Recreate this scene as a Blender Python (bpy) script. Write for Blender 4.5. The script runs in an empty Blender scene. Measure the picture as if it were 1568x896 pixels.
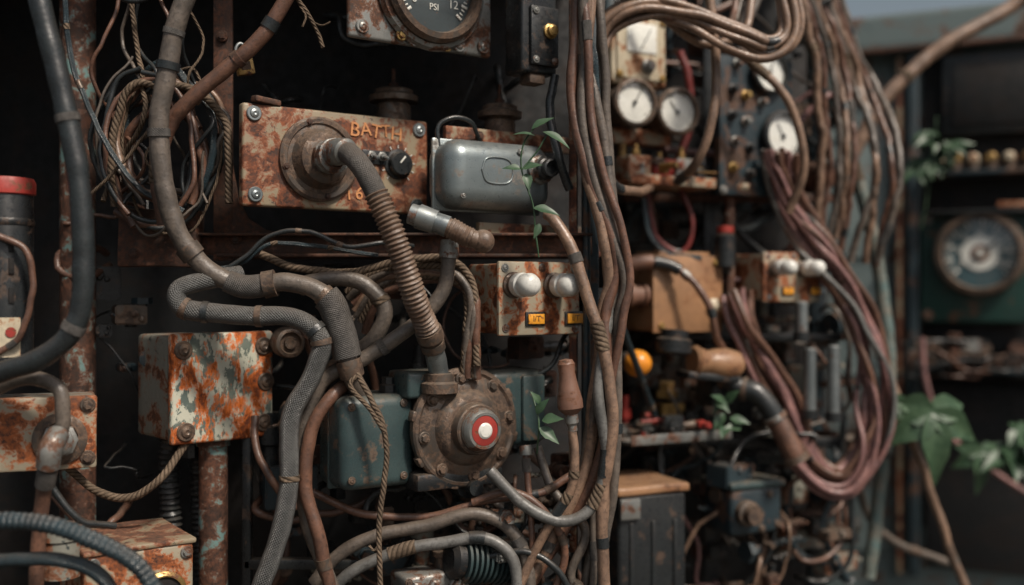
import bpy, bmesh, math, random
from mathutils import Vector, Matrix, Euler, noise
R = random.Random(11)
R2 = random.Random(5)
S = .001
scene = bpy.context.scene
COL = scene.collection
rad = math.radians

# ------------------------------------------------------------------ materials
def nt(name):
    m = bpy.data.materials.new(name); m.use_nodes = True
    t = m.node_tree; t.nodes.clear()
    out = t.nodes.new('ShaderNodeOutputMaterial'); b = t.nodes.new('ShaderNodeBsdfPrincipled')
    t.links.new(b.outputs[0], out.inputs[0])
    return m, t, b
def c4(c): return (c[0], c[1], c[2], 1)
class N:
    def __init__(s, t): s.t = t
    def new(s, k, **kw):
        n = s.t.nodes.new(k)
        for a, v in kw.items(): setattr(n, a, v)
        return n
    def lk(s, a, b): s.t.links.new(a, b)
    def noise(s, vec, scale, detail=6, rough=.6, dist=0):
        n = s.new('ShaderNodeTexNoise'); n.inputs['Scale'].default_value = scale
        n.inputs['Detail'].default_value = detail; n.inputs['Roughness'].default_value = rough
        n.inputs['Distortion'].default_value = dist
        s.lk(vec, n.inputs['Vector']); return n.outputs['Fac']
    def rng(s, v, a, b, c=0., d=1.):
        n = s.new('ShaderNodeMapRange'); n.inputs[1].default_value = a; n.inputs[2].default_value = b
        n.inputs[3].default_value = c; n.inputs[4].default_value = d
        s.lk(v, n.inputs[0]); return n.outputs[0]
    def mix(s, f, a, b):
        n = s.new('ShaderNodeMix', data_type='RGBA')
        for v, i in ((f, 0), (a, 6), (b, 7)):
            if isinstance(v, (int, float)): n.inputs[i].default_value = v
            elif isinstance(v, (tuple, list)): n.inputs[i].default_value = c4(v)
            else: s.lk(v, n.inputs[i])
        return n.outputs[2]
    def math(s, op, a, b=None):
        n = s.new('ShaderNodeMath', operation=op)
        for v, i in ((a, 0), (b, 1)):
            if v is None: continue
            if isinstance(v, (int, float)): n.inputs[i].default_value = v
            else: s.lk(v, n.inputs[i])
        return n.outputs[0]

def worn(name, base, base2=None, rust=.5, rscale=28, rough=.45, metal=0., bump=.5, dust=.5,
         rc=((.022, .011, .007), (.13, .05, .022)), chip=None, chipamt=.4, streak=1., duc=(.17, .132, .095)):
    m, t, b = nt(name); n = N(t)
    tc = n.new('ShaderNodeTexCoord'); info = n.new('ShaderNodeObjectInfo')
    off = n.new('ShaderNodeVectorMath', operation='SCALE'); off.inputs[0].default_value = (7.3, 3.1, 5.7)
    n.lk(info.outputs['Random'], off.inputs['Scale'])
    ad = n.new('ShaderNodeVectorMath', operation='ADD'); n.lk(tc.outputs['Object'], ad.inputs[0]); n.lk(off.outputs[0], ad.inputs[1])
    mp = n.new('ShaderNodeMapping'); mp.inputs['Scale'].default_value = (1, 1, streak); n.lk(ad.outputs[0], mp.inputs[0])
    v = mp.outputs[0]; v0 = ad.outputs[0]
    n1 = n.noise(v, rscale, 8, .7, .3); n2 = n.noise(v0, rscale*4.5, 4, .7); n3 = n.noise(v0, rscale*.45, 3, .6)
    nf = n.noise(v0, 800, 2, .7)
    thr = .5+(rust-.5)*.42
    mask = n.rng(n1, thr-.015, thr+.02)
    base2 = base2 or tuple(x*.5 for x in base)
    pc = n.mix(n.rng(n3, .35, .65), base, base2)
    pc = n.mix(n.rng(n2, .45, .75, 0, .45), pc, tuple(x*.35 for x in base))
    if chip:
        nc = n.noise(v, rscale*1.7, 8, .72, .2)
        pc = n.mix(n.rng(nc, .62-chipamt*.3, .64-chipamt*.3), chip, pc)
    rcx = n.mix(n.rng(n2, .35, .66), rc[0], rc[1])
    rcx = n.mix(n.rng(n3, .4, .6, 0, .65), rcx, rc[0])
    edge = n.math('MULTIPLY', n.rng(n1, thr-.05, thr-.015), n.rng(n1, thr+.05, thr+.02))
    col = n.mix(mask, rcx, pc)
    col = n.mix(n.math('MULTIPLY', edge, .6), col, tuple(min(1, x*1.2) for x in rc[1]))
    geo = n.new('ShaderNodeNewGeometry'); sp = n.new('ShaderNodeSeparateXYZ'); n.lk(geo.outputs['Normal'], sp.inputs[0])
    up = n.rng(sp.outputs[2], .05, 1., 0.02, 1.)
    du = n.math('MULTIPLY', n.math('MULTIPLY', up, n.rng(n2, .3, .6, .3, 1.)), dust)
    col = n.mix(du, col, duc)
    col = n.mix(n.rng(nf, .60, .8, 0, .4*min(1, dust*2)), col, tuple(x*1.1 for x in duc))
    n.lk(col, b.inputs['Base Color'])
    mt = n.math('MULTIPLY', n.math('MULTIPLY', mask, metal), n.math('SUBTRACT', 1., du))
    n.lk(mt, b.inputs['Metallic'])
    rg = n.math('ADD', n.rng(mask, 0, 1, .72, rough), n.rng(n2, .3, .7, -.12, .16))
    rg = n.math('ADD', rg, n.math('MULTIPLY', du, .3)); n.lk(rg, b.inputs['Roughness'])
    h = n.math('ADD', n.math('MULTIPLY', mask, .5), n.math('MULTIPLY', n2, n.rng(mask, 0, 1, 1., .3)))
    h = n.math('ADD', h, n.math('MULTIPLY', nf, .2))
    bp = n.new('ShaderNodeBump'); bp.inputs['Strength'].default_value = bump; bp.inputs['Distance'].default_value = .002
    n.lk(h, bp.inputs['Height']); n.lk(bp.outputs[0], b.inputs['Normal'])
    return m

def cable_mat(name, c1, c2, rough=.5, braid=None, dust=.5, bump=.5, duc=(.18, .138, .102), spec=.6):
    m, t, b = nt(name); n = N(t)
    tc = n.new('ShaderNodeTexCoord'); ob = tc.outputs['Object']
    n1 = n.noise(ob, 30, 6, .7); n2 = n.noise(ob, 170, 4, .7)
    col = n.mix(n.rng(n1, .4, .6), c1, c2)
    col = n.mix(n.rng(n2, .5, .68, 0, .8), col, tuple(x*.28 for x in c1))
    h = n.math('MULTIPLY', n2, .8)
    if braid:
        K, P = braid   # strands round, pitch per metre
        uv = n.new('ShaderNodeSeparateXYZ'); n.lk(tc.outputs['UV'], uv.inputs[0])
        a = n.math('MULTIPLY', uv.outputs[0], K*2*math.pi); l = n.math('MULTIPLY', uv.outputs[1], P*2*math.pi)
        s1 = n.math('SINE', n.math('ADD', a, l)); s2 = n.math('SINE', n.math('SUBTRACT', a, l))
        if K <= 3: br = n.math('ABSOLUTE', s1)
        else: br = n.math('MAXIMUM', s1, s2)
        col = n.mix(n.rng(br, .8 if K > 3 else .7, .0, 0, .45 if K > 3 else .75), col, tuple(x*.2 for x in c1))
        h = n.math('ADD', h, n.math('MULTIPLY', br, .5 if K > 3 else .9))
    geo = n.new('ShaderNodeNewGeometry'); sp = n.new('ShaderNodeSeparateXYZ'); n.lk(geo.outputs['Normal'], sp.inputs[0])
    du = n.math('MULTIPLY', n.math('MULTIPLY', n.rng(sp.outputs[2], 0, 1., .04, 1.), n.rng(n1, .35, .6, .2, 1.)), dust)
    col = n.mix(du, col, duc)
    n.lk(col, b.inputs['Base Color'])
    n.lk(n.math('ADD', n.rng(n2, .3, .7, rough-.16, rough+.15), n.math('MULTIPLY', du, .15)), b.inputs['Roughness'])
    b.inputs['Specular IOR Level'].default_value = spec
    bp = n.new('ShaderNodeBump'); bp.inputs['Strength'].default_value = bump; bp.inputs['Distance'].default_value = .0015
    n.lk(h, bp.inputs['Height']); n.lk(bp.outputs[0], b.inputs['Normal'])
    return m

def glass_mat():
    m = bpy.data.materials.new('gauge_glass'); m.use_nodes = True; t = m.node_tree; t.nodes.clear()
    o = t.nodes.new('ShaderNodeOutputMaterial'); mx = t.nodes.new('ShaderNodeMixShader'); mx.inputs[0].default_value = .07
    tr = t.nodes.new('ShaderNodeBsdfTransparent'); g = t.nodes.new('ShaderNodeBsdfGlossy'); g.inputs['Roughness'].default_value = .1
    t.links.new(tr.outputs[0], mx.inputs[1]); t.links.new(g.outputs[0], mx.inputs[2])
    t.links.new(mx.outputs[0], o.inputs[0]); return m

RUST = ((.018, .010, .007), (.125, .048, .025))
M = dict(
 rust=worn('rusted_iron', (.075, .044, .034), (.045, .028, .023), rust=.72, rc=RUST, dust=.4, rough=.55),
 rustpipe=worn('rusted_pipe', (.095, .048, .033), (.06, .034, .026), rust=.6, rc=RUST, dust=.25, rough=.5, chip=(.13, .22, .21), chipamt=.02),
 rustpl=worn('rusted_plate', (.072, .042, .033), (.045, .034, .031), rust=.52, rscale=26, rc=((.026, .012, .008), (.21, .062, .024)), chip=(.26, .21, .14), chipamt=.05, dust=.3, rough=.45),
 rustor=worn('rusted_orange', (.22, .068, .030), (.13, .042, .024), rust=.46, rscale=34, rc=((.032, .012, .007), (.32, .088, .022)), chip=(.3, .26, .19), chipamt=.05, dust=.3, rough=.45),
 peel=worn('peeling_paint', (.17, .20, .165), (.09, .12, .108), rust=.47, rscale=34, rc=((.10, .022, .007), (.66, .15, .017)), chip=(.50, .50, .41), chipamt=.44, dust=.2, rough=.45, streak=.5, bump=1.),
 greybox=worn('grey_worn_paint', (.055, .07, .068), (.034, .044, .045), rust=.36, rscale=28, rc=((.03, .016, .01), (.20, .07, .028)), chip=(.2, .2, .17), chipamt=.06, dust=.5),
 teal=worn('teal_machine_paint', (.042, .070, .072), (.026, .047, .051), rust=.24, rscale=22, rough=.30, dust=.45, bump=.35, rc=((.03, .022, .018), (.12, .08, .055))),
 steel=worn('dull_steel', (.34, .37, .37), (.2, .23, .24), rust=.16, rscale=22, rough=.34, metal=.75, dust=.35, bump=.25),
 tanks=worn('tank_steel', (.27, .31, .315), (.17, .205, .215), rust=.2, rscale=24, rough=.34, metal=.65, dust=.35, bump=.35, rc=((.05, .05, .05), (.18, .16, .14))),
 galv=worn('corroded_alloy', (.31, .31, .29), (.17, .18, .175), rust=.38, rscale=36, rough=.4, metal=.6, dust=.35),
 dmetal=worn('dusty_cast_metal', (.16, .13, .108), (.085, .072, .063), rust=.48, rscale=36, rc=((.028, .019, .015), (.13, .08, .052)), metal=.55, dust=.45, rough=.36),
 black=worn('black_enamel', (.017, .021, .023), (.01, .012, .014), rust=.22, rscale=28, rc=((.02, .014, .01), (.06, .036, .024)), rough=.3, dust=.3),
 dark=worn('shade_dark_steel', (.005, .006, .007), (.003, .004, .005), rust=.40, rscale=12, rc=((.004, .003, .003), (.010, .007, .006)), rough=.75, dust=.05),  # near-black colour holds the deep shade of the bays; also colours small dark parts
 navy=worn('blue_black_paint', (.024, .042, .051), (.015, .028, .036), rust=.3, rscale=12, rc=((.028, .018, .012), (.10, .05, .03)), rough=.4, dust=.25),
 slate=worn('slate_wall_paint', (.048, .083, .094), (.03, .054, .062), rust=.28, rscale=9, rc=((.035, .024, .018), (.13, .065, .04)), rough=.55, dust=.2, chip=(.13, .17, .17), chipamt=.04),
 cream=worn('cream_enamel', (.62, .54, .40), (.44, .38, .27), rust=.34, rscale=22, rc=((.07, .03, .012), (.28, .11, .04)), dust=.15),
 tan=worn('tan_paint', (.36, .195, .10), (.25, .135, .07), rust=.28, rscale=16, rc=((.06, .03, .015), (.2, .09, .04)), dust=.3, rough=.38),
 red=worn('red_paint', (.34, .032, .022), (.2, .022, .018), rust=.25, rscale=26, dust=.25),
 green=worn('green_enamel', (.012, .052, .042), (.008, .032, .027), rust=.2, rscale=12, dust=.2),
 white=worn('white_plastic', (.70, .70, .66), (.56, .56, .52), rust=.15, rscale=34, rc=((.22, .16, .1), (.38, .3, .2)), rough=.28, dust=.12, bump=.12),
 dial=worn('dial_face', (.80, .80, .74), (.70, .71, .66), rust=.08, rscale=40, rc=((.3, .25, .18), (.5, .42, .3)), rough=.5, dust=0, bump=.05),
 dialk=worn('black_dial_face', (.03, .045, .05), (.02, .033, .038), rust=.15, rscale=40, rough=.45, dust=.1, bump=.05),
 diale=worn('enamel_dial_face', (.06, .12, .14), (.045, .09, .105), rust=.12, rscale=40, rough=.4, dust=.0, bump=.05),
 yellow=worn('yellow_label', (.80, .35, .03), (.65, .26, .02), rust=.16, rscale=60, rough=.5, dust=.1, bump=.1),
 brass=worn('brass', (.50, .33, .12), (.30, .19, .08), rust=.3, rscale=40, metal=.8, rough=.32, dust=.25),
 wood=worn('handle_wood', (.20, .105, .072), (.14, .072, .05), rust=.3, rscale=30, rough=.42, dust=.25),
 scratch=worn('scratched_marking', (.66, .30, .12), (.5, .21, .085), rust=.25, rscale=110, rc=((.12, .045, .02), (.2, .08, .03)), dust=0, bump=.2),
 mark=worn('white_marking', (.72, .72, .66), (.6, .6, .55), rust=.15, rscale=80, dust=0, bump=0.05),
 orange=worn('orange_lens', (.80, .32, .03), (.66, .22, .02), rust=.1, rscale=30, rough=.18, dust=.12, bump=.1),
 glass=glass_mat(),
 hose=cable_mat('weathered_hose', (.135, .11, .09), (.072, .062, .054), .40, None, .5, .8),
 braid=cable_mat('braided_hose', (.11, .112, .108), (.066, .068, .067), .42, (20, 230), .4, .9),
 rubber=cable_mat('black_rubber', (.020, .026, .028), (.012, .016, .019), .33, None, .3, .5),
 bluer=cable_mat('blue_rubber', (.026, .050, .062), (.016, .031, .04), .33, (18, 120), .3, .6),
 brown=cable_mat('brown_cable', (.155, .077, .050), (.09, .047, .034), .38, None, .3, .7),
 tanc=cable_mat('tan_cable', (.26, .165, .112), (.15, .096, .068), .38, None, .3, .6),
 rope=cable_mat('hemp_rope', (.18, .13, .09), (.10, .072, .05), .8, (2, 60), .25, 1., spec=.2),
 pink=cable_mat('pink_sheathed_cable', (.29, .15, .135), (.17, .09, .088), .42, None, .2, .5),
 grey=cable_mat('grey_sheathed_cable', (.16, .158, .15), (.09, .092, .088), .40, None, .3, .5),
 redc=cable_mat('red_cable', (.18, .026, .024), (.11, .02, .018), .40, None, .25, .3),
 patina=cable_mat('patina_pipe', (.09, .145, .14), (.17, .16, .13), .45, None, .35, .7),
 sleeve=cable_mat('fabric_tape', (.10, .092, .084), (.05, .047, .044), .6, (26, 300), .45, .8),
 rustp=cable_mat('rusty_conduit', (.185, .125, .088), (.10, .058, .038), .42, None, .45, .9),
)
def leaf_mat():
    m, t, b = nt('leaf_green'); n = N(t); tc = n.new('ShaderNodeTexCoord')
    n1 = n.noise(tc.outputs['Object'], 40, 5, .65)
    n.lk(n.mix(n.rng(n1, .35, .65), (.022, .055, .026), (.055, .10, .052)), b.inputs['Base Color'])
    b.inputs['Roughness'].default_value = .45; return m
M['leaf'] = leaf_mat()

# ------------------------------------------------------------------ geometry helpers (millimetres)
def fin(name, me, mat, parent=None, loc=(0, 0, 0), rot=(0, 0, 0), sharp=38):
    me.polygons.foreach_set('use_smooth', [True]*len(me.polygons))
    if sharp: me.set_sharp_from_angle(angle=rad(sharp))
    o = bpy.data.objects.new(name, me); COL.objects.link(o)
    if mat: me.materials.append(M[mat])
    o.location = Vector(loc)*S; o.rotation_euler = rot
    if parent: o.parent = parent
    return o
def group(name, loc, yaw=0, pitch=0, roll=0, parent=None):
    e = bpy.data.objects.new(name, None); e.empty_display_size = .05; COL.objects.link(e)
    e.location = Vector(loc)*S; e.rotation_euler = (rad(pitch), rad(roll), rad(yaw))
    if parent: e.parent = parent
    return e
def box(name, par, c, size, mat, bev=2.5, seg=2, rot=(0, 0, 0), warp=0):
    bm = bmesh.new(); bmesh.ops.create_cube(bm, size=1)
    for v in bm.verts: v.co = Vector((v.co.x*size[0], v.co.y*size[1], v.co.z*size[2]))*S
    if bev: bmesh.ops.bevel(bm, geom=bm.edges[:], offset=min(bev, min(size)*.48)*S, segments=seg, profile=.5, affect='EDGES')
    if warp:
        bmesh.ops.subdivide_edges(bm, edges=[e for e in bm.edges if e.calc_length() > .02], cuts=5, use_grid_fill=True)
        for v in bm.verts: v.co += noise.noise_vector(v.co*14+Vector((c[0], c[2], 0)))*warp*S
    me = bpy.data.meshes.new(name); bm.to_mesh(me); bm.free()
    return fin(name, me, mat, par, c, tuple(rad(a) for a in rot))
def lathe_bm(bm, prof, segs, mtx):
    rings = []
    for r, o in prof:
        if r < .01: rings.append([bm.verts.new(mtx @ (Vector((0, -o, 0))*S))])
        else: rings.append([bm.verts.new(mtx @ (Vector((r*math.cos(2*math.pi*j/segs), -o, r*math.sin(2*math.pi*j/segs)))*S)) for j in range(segs)])
    for a, b in zip(rings, rings[1:]):
        for j in range(segs):
            k = (j+1) % segs
            try:
                if len(a) == 1 and len(b) == 1: continue
                if len(a) == 1: bm.faces.new((a[0], b[k], b[j]))
                elif len(b) == 1: bm.faces.new((a[j], a[k], b[0]))
                else: bm.faces.new((a[j], a[k], b[k], b[j]))
            except ValueError: pass
def lathe(name, par, c, prof, mat, rot=(0, 0, 0), segs=36):
    """profile (radius, distance out along local -Y)"""
    bm = bmesh.new(); lathe_bm(bm, prof, segs, Matrix.Identity(4)); bmesh.ops.recalc_face_normals(bm, faces=bm.faces[:])
    me = bpy.data.meshes.new(name); bm.to_mesh(me); bm.free()
    return fin(name, me, mat, par, c, tuple(rad(a) for a in rot), 30)
UP = (-90, 0, 0)   # lathe axis: out = +Z
def bolts(name, par, pts, r, mat='dmetal', washer=True, kind='hex'):
    bm = bmesh.new()
    for (x, y, z) in pts:
        mt = Matrix.Translation(Vector((x, y, z))*S) @ Matrix.Rotation(R.random()*3, 4, 'Y')
        if washer: lathe_bm(bm, [(0, -1), (r*1.5, -1), (r*1.5, r*.2), (r*1.35, r*.35), (0, r*.35)], 20, mt)
        if kind == 'hex': lathe_bm(bm, [(r, 0), (r, r*.8), (r*.85, r*.95), (0, r)], 6, mt)
        else: lathe_bm(bm, [(r, 0), (r, r*.3), (r*.8, r*.6), (r*.4, r*.75), (0, r*.45)], 16, mt)
    bmesh.ops.recalc_face_normals(bm, faces=bm.faces[:])
    me = bpy.data.meshes.new(name); bm.to_mesh(me); bm.free()
    return fin(name, me, mat, par, (0, 0, 0), (0, 0, 0), 30)
def text(name, par, s, c, size, mat, rot=(90, 0, 0), ext=.25, off=0):
    cu = bpy.data.curves.new(name, 'FONT'); cu.body = s; cu.size = size*S; cu.extrude = ext*S; cu.align_x = 'CENTER'; cu.align_y = 'CENTER'
    cu.offset = off*S; cu.materials.append(M[mat])
    o = bpy.data.objects.new(name, cu); COL.objects.link(o); o.location = Vector(c)*S; o.rotation_euler = tuple(rad(a) for a in rot)
    o.parent = par; return o
def spline(pts, ds):
    P = [Vector(p) for p in pts]
    P = [P[0]*2-P[1]]+P+[P[-1]*2-P[-2]]
    out = []
    for i in range(1, len(P)-2):
        a, b, c, d = P[i-1:i+3]; L = (c-b).length; n = max(2, int(L/ds))
        for k in range(n):
            t = k/n; t2 = t*t; t3 = t2*t
            out.append(.5*((2*b)+(c-a)*t+(2*a-5*b+4*c-d)*t2+(3*b-a-3*c+d)*t3))
    out.append(P[-2]); return out
def sweep(name, pts, r, mat, parent=None, segs=12, ds=5, rib=None, wob=2., raw=False, base=(0, 0, 0)):
    path = list(pts) if raw else spline(pts, ds)
    if wob and not raw:
        sd = R.random()*50
        path = [p+noise.noise_vector(p*.012+Vector((sd, 0, 0)))*wob+noise.noise_vector(p*.045+Vector((0, sd, 0)))*wob*.35 for p in path]
    verts = []; faces = []; uvs = []; n = len(path); L = 0; Ls = []
    T = (path[1]-path[0]).normalized(); nrm = T.orthogonal().normalized()
    for i, p in enumerate(path):
        if i: L += (p-path[i-1]).length
        Ls.append(L)
        T2 = (path[min(i+1, n-1)]-path[max(i-1, 0)]).normalized()
        q = T.rotation_difference(T2); nrm = q @ nrm; nrm = (nrm-T2*nrm.dot(T2)).normalized(); T = T2
        bn = T.cross(nrm); rr = r*(1+.07*noise.noise(p*.035))
        if rib: rr *= 1+rib[0]*math.sin(2*math.pi*L/rib[1])
        for j in range(segs):
            a = 2*math.pi*j/segs; verts.append((p+(nrm*math.cos(a)+bn*math.sin(a))*rr)*S)
    for i in range(n-1):
        for j in range(segs):
            k = (j+1) % segs
            faces.append((i*segs+j, i*segs+k, (i+1)*segs+k, (i+1)*segs+j))
            u0, u1 = j/segs, (j+1)/segs
            uvs += [u0, Ls[i]*S, u1, Ls[i]*S, u1, Ls[i+1]*S, u0, Ls[i+1]*S]
    faces.append(tuple(range(segs))[::-1]); faces.append(tuple((n-1)*segs+j for j in range(segs))); uvs += [0, 0]*(2*segs)
    me = bpy.data.meshes.new(name); me.from_pydata(verts, [], faces)
    uv = me.uv_layers.new(name='UVMap'); uv.data.foreach_set('uv', uvs)
    o = fin(name, me, mat, parent, base, (0, 0, 0), 60)
    return o, path
def cable(name, pts, r, mat, cuffs=(), ties=True, **kw):
    """a cable plus collars/sleeves/ties: cuffs=(t0,t1,radius factor,material,rib)"""
    o, path = sweep(name, pts, r, mat, **kw); n = len(path)
    cuffs = list(cuffs)
    if ties and n > 50 and mat != 'rope':
        for q in range(R2.randint(1, 3)):
            t0 = R2.uniform(.08, .9); w = R2.choice((3, 4, 9))/n; cuffs.append((t0, t0+w, R2.uniform(1.1, 1.2), R2.choice(('sleeve', 'dmetal', 'rope', 'rubber'))))
    for i, cf in enumerate(cuffs):
        t0, t1, k, m = cf[:4]; rib = cf[4] if len(cf) > 4 else None
        seg = path[int(t0*n):max(int(t1*n), int(t0*n)+3)]
        if len(seg) < 2: continue
        if rib: seg = spline(seg, 1.3)
        sweep('sleeve_%d' % (i+1), seg, r*k, m, parent=o, segs=kw.get('segs', 12)+4, rib=rib, raw=True)
    return o
def bundle(name, pts, n, spread, r, mats, ds=7, twist=1.2, wob=5, ties=0):
    g = group(name, (0, 0, 0)); base = spline(pts, ds); m = len(base)
    for s in range(n):
        a0 = 2*math.pi*s/n+R.random(); rr0 = spread*(.35+.65*R.random()); sd = R.random()*99
        out = []
        for i, p in enumerate(base):
            t = i/m; a = a0+twist*2*math.pi*t*.5+noise.noise(Vector((t*4, sd, 0)))*1.6
            T = (base[min(i+1, m-1)]-base[max(i-1, 0)]).normalized(); u = T.cross(Vector((0, 1, 0))).normalized()
            w = Vector((0, 1, 0)); k = rr0*(1+.5*noise.noise(Vector((t*5, 0, sd))))
            out.append(p+u*math.cos(a)*k+w*math.sin(a)*k*.8+noise.noise_vector(p*.01+Vector((sd, 0, 0)))*wob)
        rs = r*R.uniform(.75, 1.15)
        sweep('strand_%d' % (s+1), out, rs, R.choice(mats), parent=g, segs=10, raw=True)
        for q in range(ties):
            i = R2.randint(2, m-8); sweep('tape_%d' % (q+1), out[i:i+R2.choice((2, 3, 5))], rs*1.14, R2.choice(('sleeve', 'rubber', 'dmetal')), parent=g, segs=12, raw=True)
    return g
def gauge(par, c, r, face='dial', bezel='galv', needle=40, labels=None, tick='black', depth=24, n=28, hub='black', tk=1.):
    x, y, z = c; k = r/40.
    lathe('bezel', par, c, [(r*.86, -depth), (r*.93, -depth+2), (r*.93, 0), (r*1.08, 2), (r*1.1, 7*k), (r*1.03, 11*k), (r*.92, 12*k), (r*.88, 8*k), (r*.87, 3*k)], bezel, segs=44)
    lathe('face', par, c, [(r*.9, 2.5*k), (0, 2.5*k)], face, segs=40)
    bm = bmesh.new()
    for i in range(n):
        a = rad(-130+260*i/(n-1)); L = r*(.15 if i % 3 == 0 else .08)*tk; w = r*(.03 if i % 3 == 0 else .016)*tk
        mt = Matrix.Translation(Vector((x, y-3.2*k, z))*S) @ Matrix.Rotation(a, 4, 'Y') @ Matrix.Translation(Vector((0, 0, r*.76))*S) @ Matrix.Diagonal((w*S*2, .4*S, L*S, 1))
        bmesh.ops.create_cube(bm, size=1, matrix=mt)
    me = bpy.data.meshes.new('ticks'); bm.to_mesh(me); bm.free(); fin('ticks', me, tick, par, sharp=0)
    bm = bmesh.new(); mt = Matrix.Translation(Vector((x, y-5*k, z))*S) @ Matrix.Rotation(rad(needle), 4, 'Y') @ Matrix.Translation(Vector((0, 0, r*.22))*S) @ Matrix.Diagonal((r*.05*S, .8*S, r*.8*S, 1))
    bmesh.ops.create_cube(bm, size=1, matrix=mt)
    me = bpy.data.meshes.new('needle'); bm.to_mesh(me); bm.free(); fin('needle', me, tick, par, sharp=0)
    lathe('needle_hub', par, c, [(r*.09, 3*k), (r*.09, 7*k), (0, 8*k)], hub, segs=16)
    lathe('glass', par, c, [(r*.9, 8*k), (r*.6, 11*k), (r*.3, 12.5*k), (0, 13*k)], 'glass', segs=36)
    for i, s in enumerate(labels or []):
        a = rad(-120+240*i/(len(labels)-1)); text('numeral_%d' % i, par, s, (x+math.sin(a)*r*.52, y-3.3*k, z+math.cos(a)*r*.52), r*.24, tick)

# ------------------------------------------------------------------ ground
bm = bmesh.new(); bmesh.ops.create_grid(bm, x_segments=40, y_segments=40, size=150)
me = bpy.data.meshes.new('ground'); bm.to_mesh(me); bm.free()
m, t, b = nt('packed_earth'); n = N(t); tc = n.new('ShaderNodeTexCoord')
n.lk(n.mix(n.rng(n.noise(tc.outputs['Object'], 3, 9, .7), .35, .65), (.04, .035, .03), (.08, .068, .052)), b.inputs['Base Color']); b.inputs['Roughness'].default_value = .9
M['earth'] = m
fin('ground', me, 'earth', None, (0, 0, -1300), sharp=0)

# ------------------------------------------------------------------ equipment rack (near bay)
rk = group('equipment_rack', (0, 0, 0))
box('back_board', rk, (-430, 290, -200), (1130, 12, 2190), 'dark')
box('added_shade_side', rk, (-990, 90, -200), (12, 400, 2190), 'dark')  # unseen side, added to keep skylight out of the recess
box('added_shade_roof', rk, (-430, 110, 620), (1140, 440, 10), 'dark')  # unseen roof, added to block skylight and darken the bay
lathe('pipe_post', rk, (-690, 60, -1300), [(0, 0), (27, 0), (27, 1900), (0, 1900)], 'rustpipe', UP)
lathe('pipe_post_lower', rk, (-466, 30, -1300), [(0, 0), (22, 0), (22, 1060), (26, 1062), (26, 1080), (0, 1080)], 'rustpipe', UP)
box('angle_bar', rk, (-452, 36, 330), (30, 6, 560), 'rust', 1.5)
box('angle_bar_flange', rk, (-466, 60, 330), (5, 42, 560), 'rust', 1.5)
box('corner_plate', rk, (-545, 25, 84), (122, 40, 88), 'rust', 3, warp=2)
box('rail', rk, (-180, 40, 74), (610, 14, 30), 'rust', 2, warp=1.5)
box('rail_lip', rk, (-180, 22, 90), (610, 22, 4), 'rust', 1.2)
bm = bmesh.new()
vs = [bm.verts.new(Vector(p)*S) for p in ((-437, 32, 200), (-437, 32, 88), (-340, 32, 88), (-385, 32, 98), (-412, 32, 116), (-428, 32, 145))]
f = bm.faces.new(vs); r_ = bmesh.ops.extrude_face_region(bm, geom=[f])
bmesh.ops.translate(bm, vec=(0, .006, 0), verts=[v for v in r_['geom'] if isinstance(v, bmesh.types.BMVert)])
bmesh.ops.recalc_face_normals(bm, faces=bm.faces[:]); me = bpy.data.meshes.new('gusset'); bm.to_mesh(me); bm.free(); fin('gusset', me, 'rust', rk)
bolts('rack_bolts', rk, [(-580, 4, 60), (-515, 4, 105), (-452, 30, 250), (-430, 30, 84), (-250, 30, 72), (-452, 30, 400)], 6, 'rust')
box('post_right', rk, (124, 60, -200), (26, 30, 2190), 'navy', 2)
box('post_right_flange', rk, (100, 85, -200), (10, 44, 2190), 'navy', 2)
box('rust_strip', rk, (96, 50, 40), (12, 8, 900), 'rustpl', 1.5)
lathe('thin_pipe', rk, (116, 22, -1200), [(0, 0), (6, 0), (6, 1800), (0, 1800)], 'navy', UP, 14)
box('lower_frame_left', rk, (-415, 40, -350), (14, 20, 260), 'black', 3)
box('lower_frame_sill', rk, (-330, 40, -425), (180, 20, 16), 'black', 3)
box('shelf_plate', rk, (-180, 90, 58), (560, 130, 5), 'rust', 1.5)
pb = group('backing_plate', (-5, 95, 150), 33, parent=rk)
box('upper_bar', pb, (25, 0, 97), (290, 12, 26), 'rustpl', 2, warp=1)
box('lower_bar', pb, (45, -25, -65), (240, 12, 50), 'rustpl', 2, warp=1)
bolts('bar_bolts', pb, [(120, -8, 98), (-60, -8, 98), (110, -33, -60)], 5, 'rust')

# ------------------------------------------------------------------ battery terminal panel
bp_ = group('battery_terminal_panel', (-263, 0, 201), 35)
box('plate', bp_, (0, 9, 0), (309, 18, 150), 'rustpl', 4, 3, warp=.4)
bolts('corner_screws', bp_, [(-138, -1, 60), (-136, -1, -58), (138, -1, 60), (134, -1, -62)], 7.5, 'steel', kind='pan')
lathe('flange', bp_, (-36, 0, 0), [(64, 0), (64, 6), (60, 9), (54, 9), (52, 6), (46, 7), (42, 14), (38, 26), (30, 30), (22, 30)], 'dmetal', segs=48)
bolts('flange_bolts', bp_, [(-36+57*math.cos(a), -8, 57*math.sin(a)) for a in (0.4, 1.9, 3.4, 4.9)], 3.6, 'rust')
lathe('hub_nut', bp_, (-36, -28, 0), [(25, 0), (25, 12), (23, 14), (23, 18), (26, 20), (26, 30), (18, 32)], 'galv', segs=12)
lathe('knob', bp_, (100, 0, 2), [(24, 0), (24, 3), (20, 4), (19, 14), (17, 16), (0, 16)], 'black', segs=28)
box('knob_pointer', bp_, (100, -17, 8), (2.5, 2, 14), 'mark', .4, rot=(0, 40, 0))
bm = bmesh.new()
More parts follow.
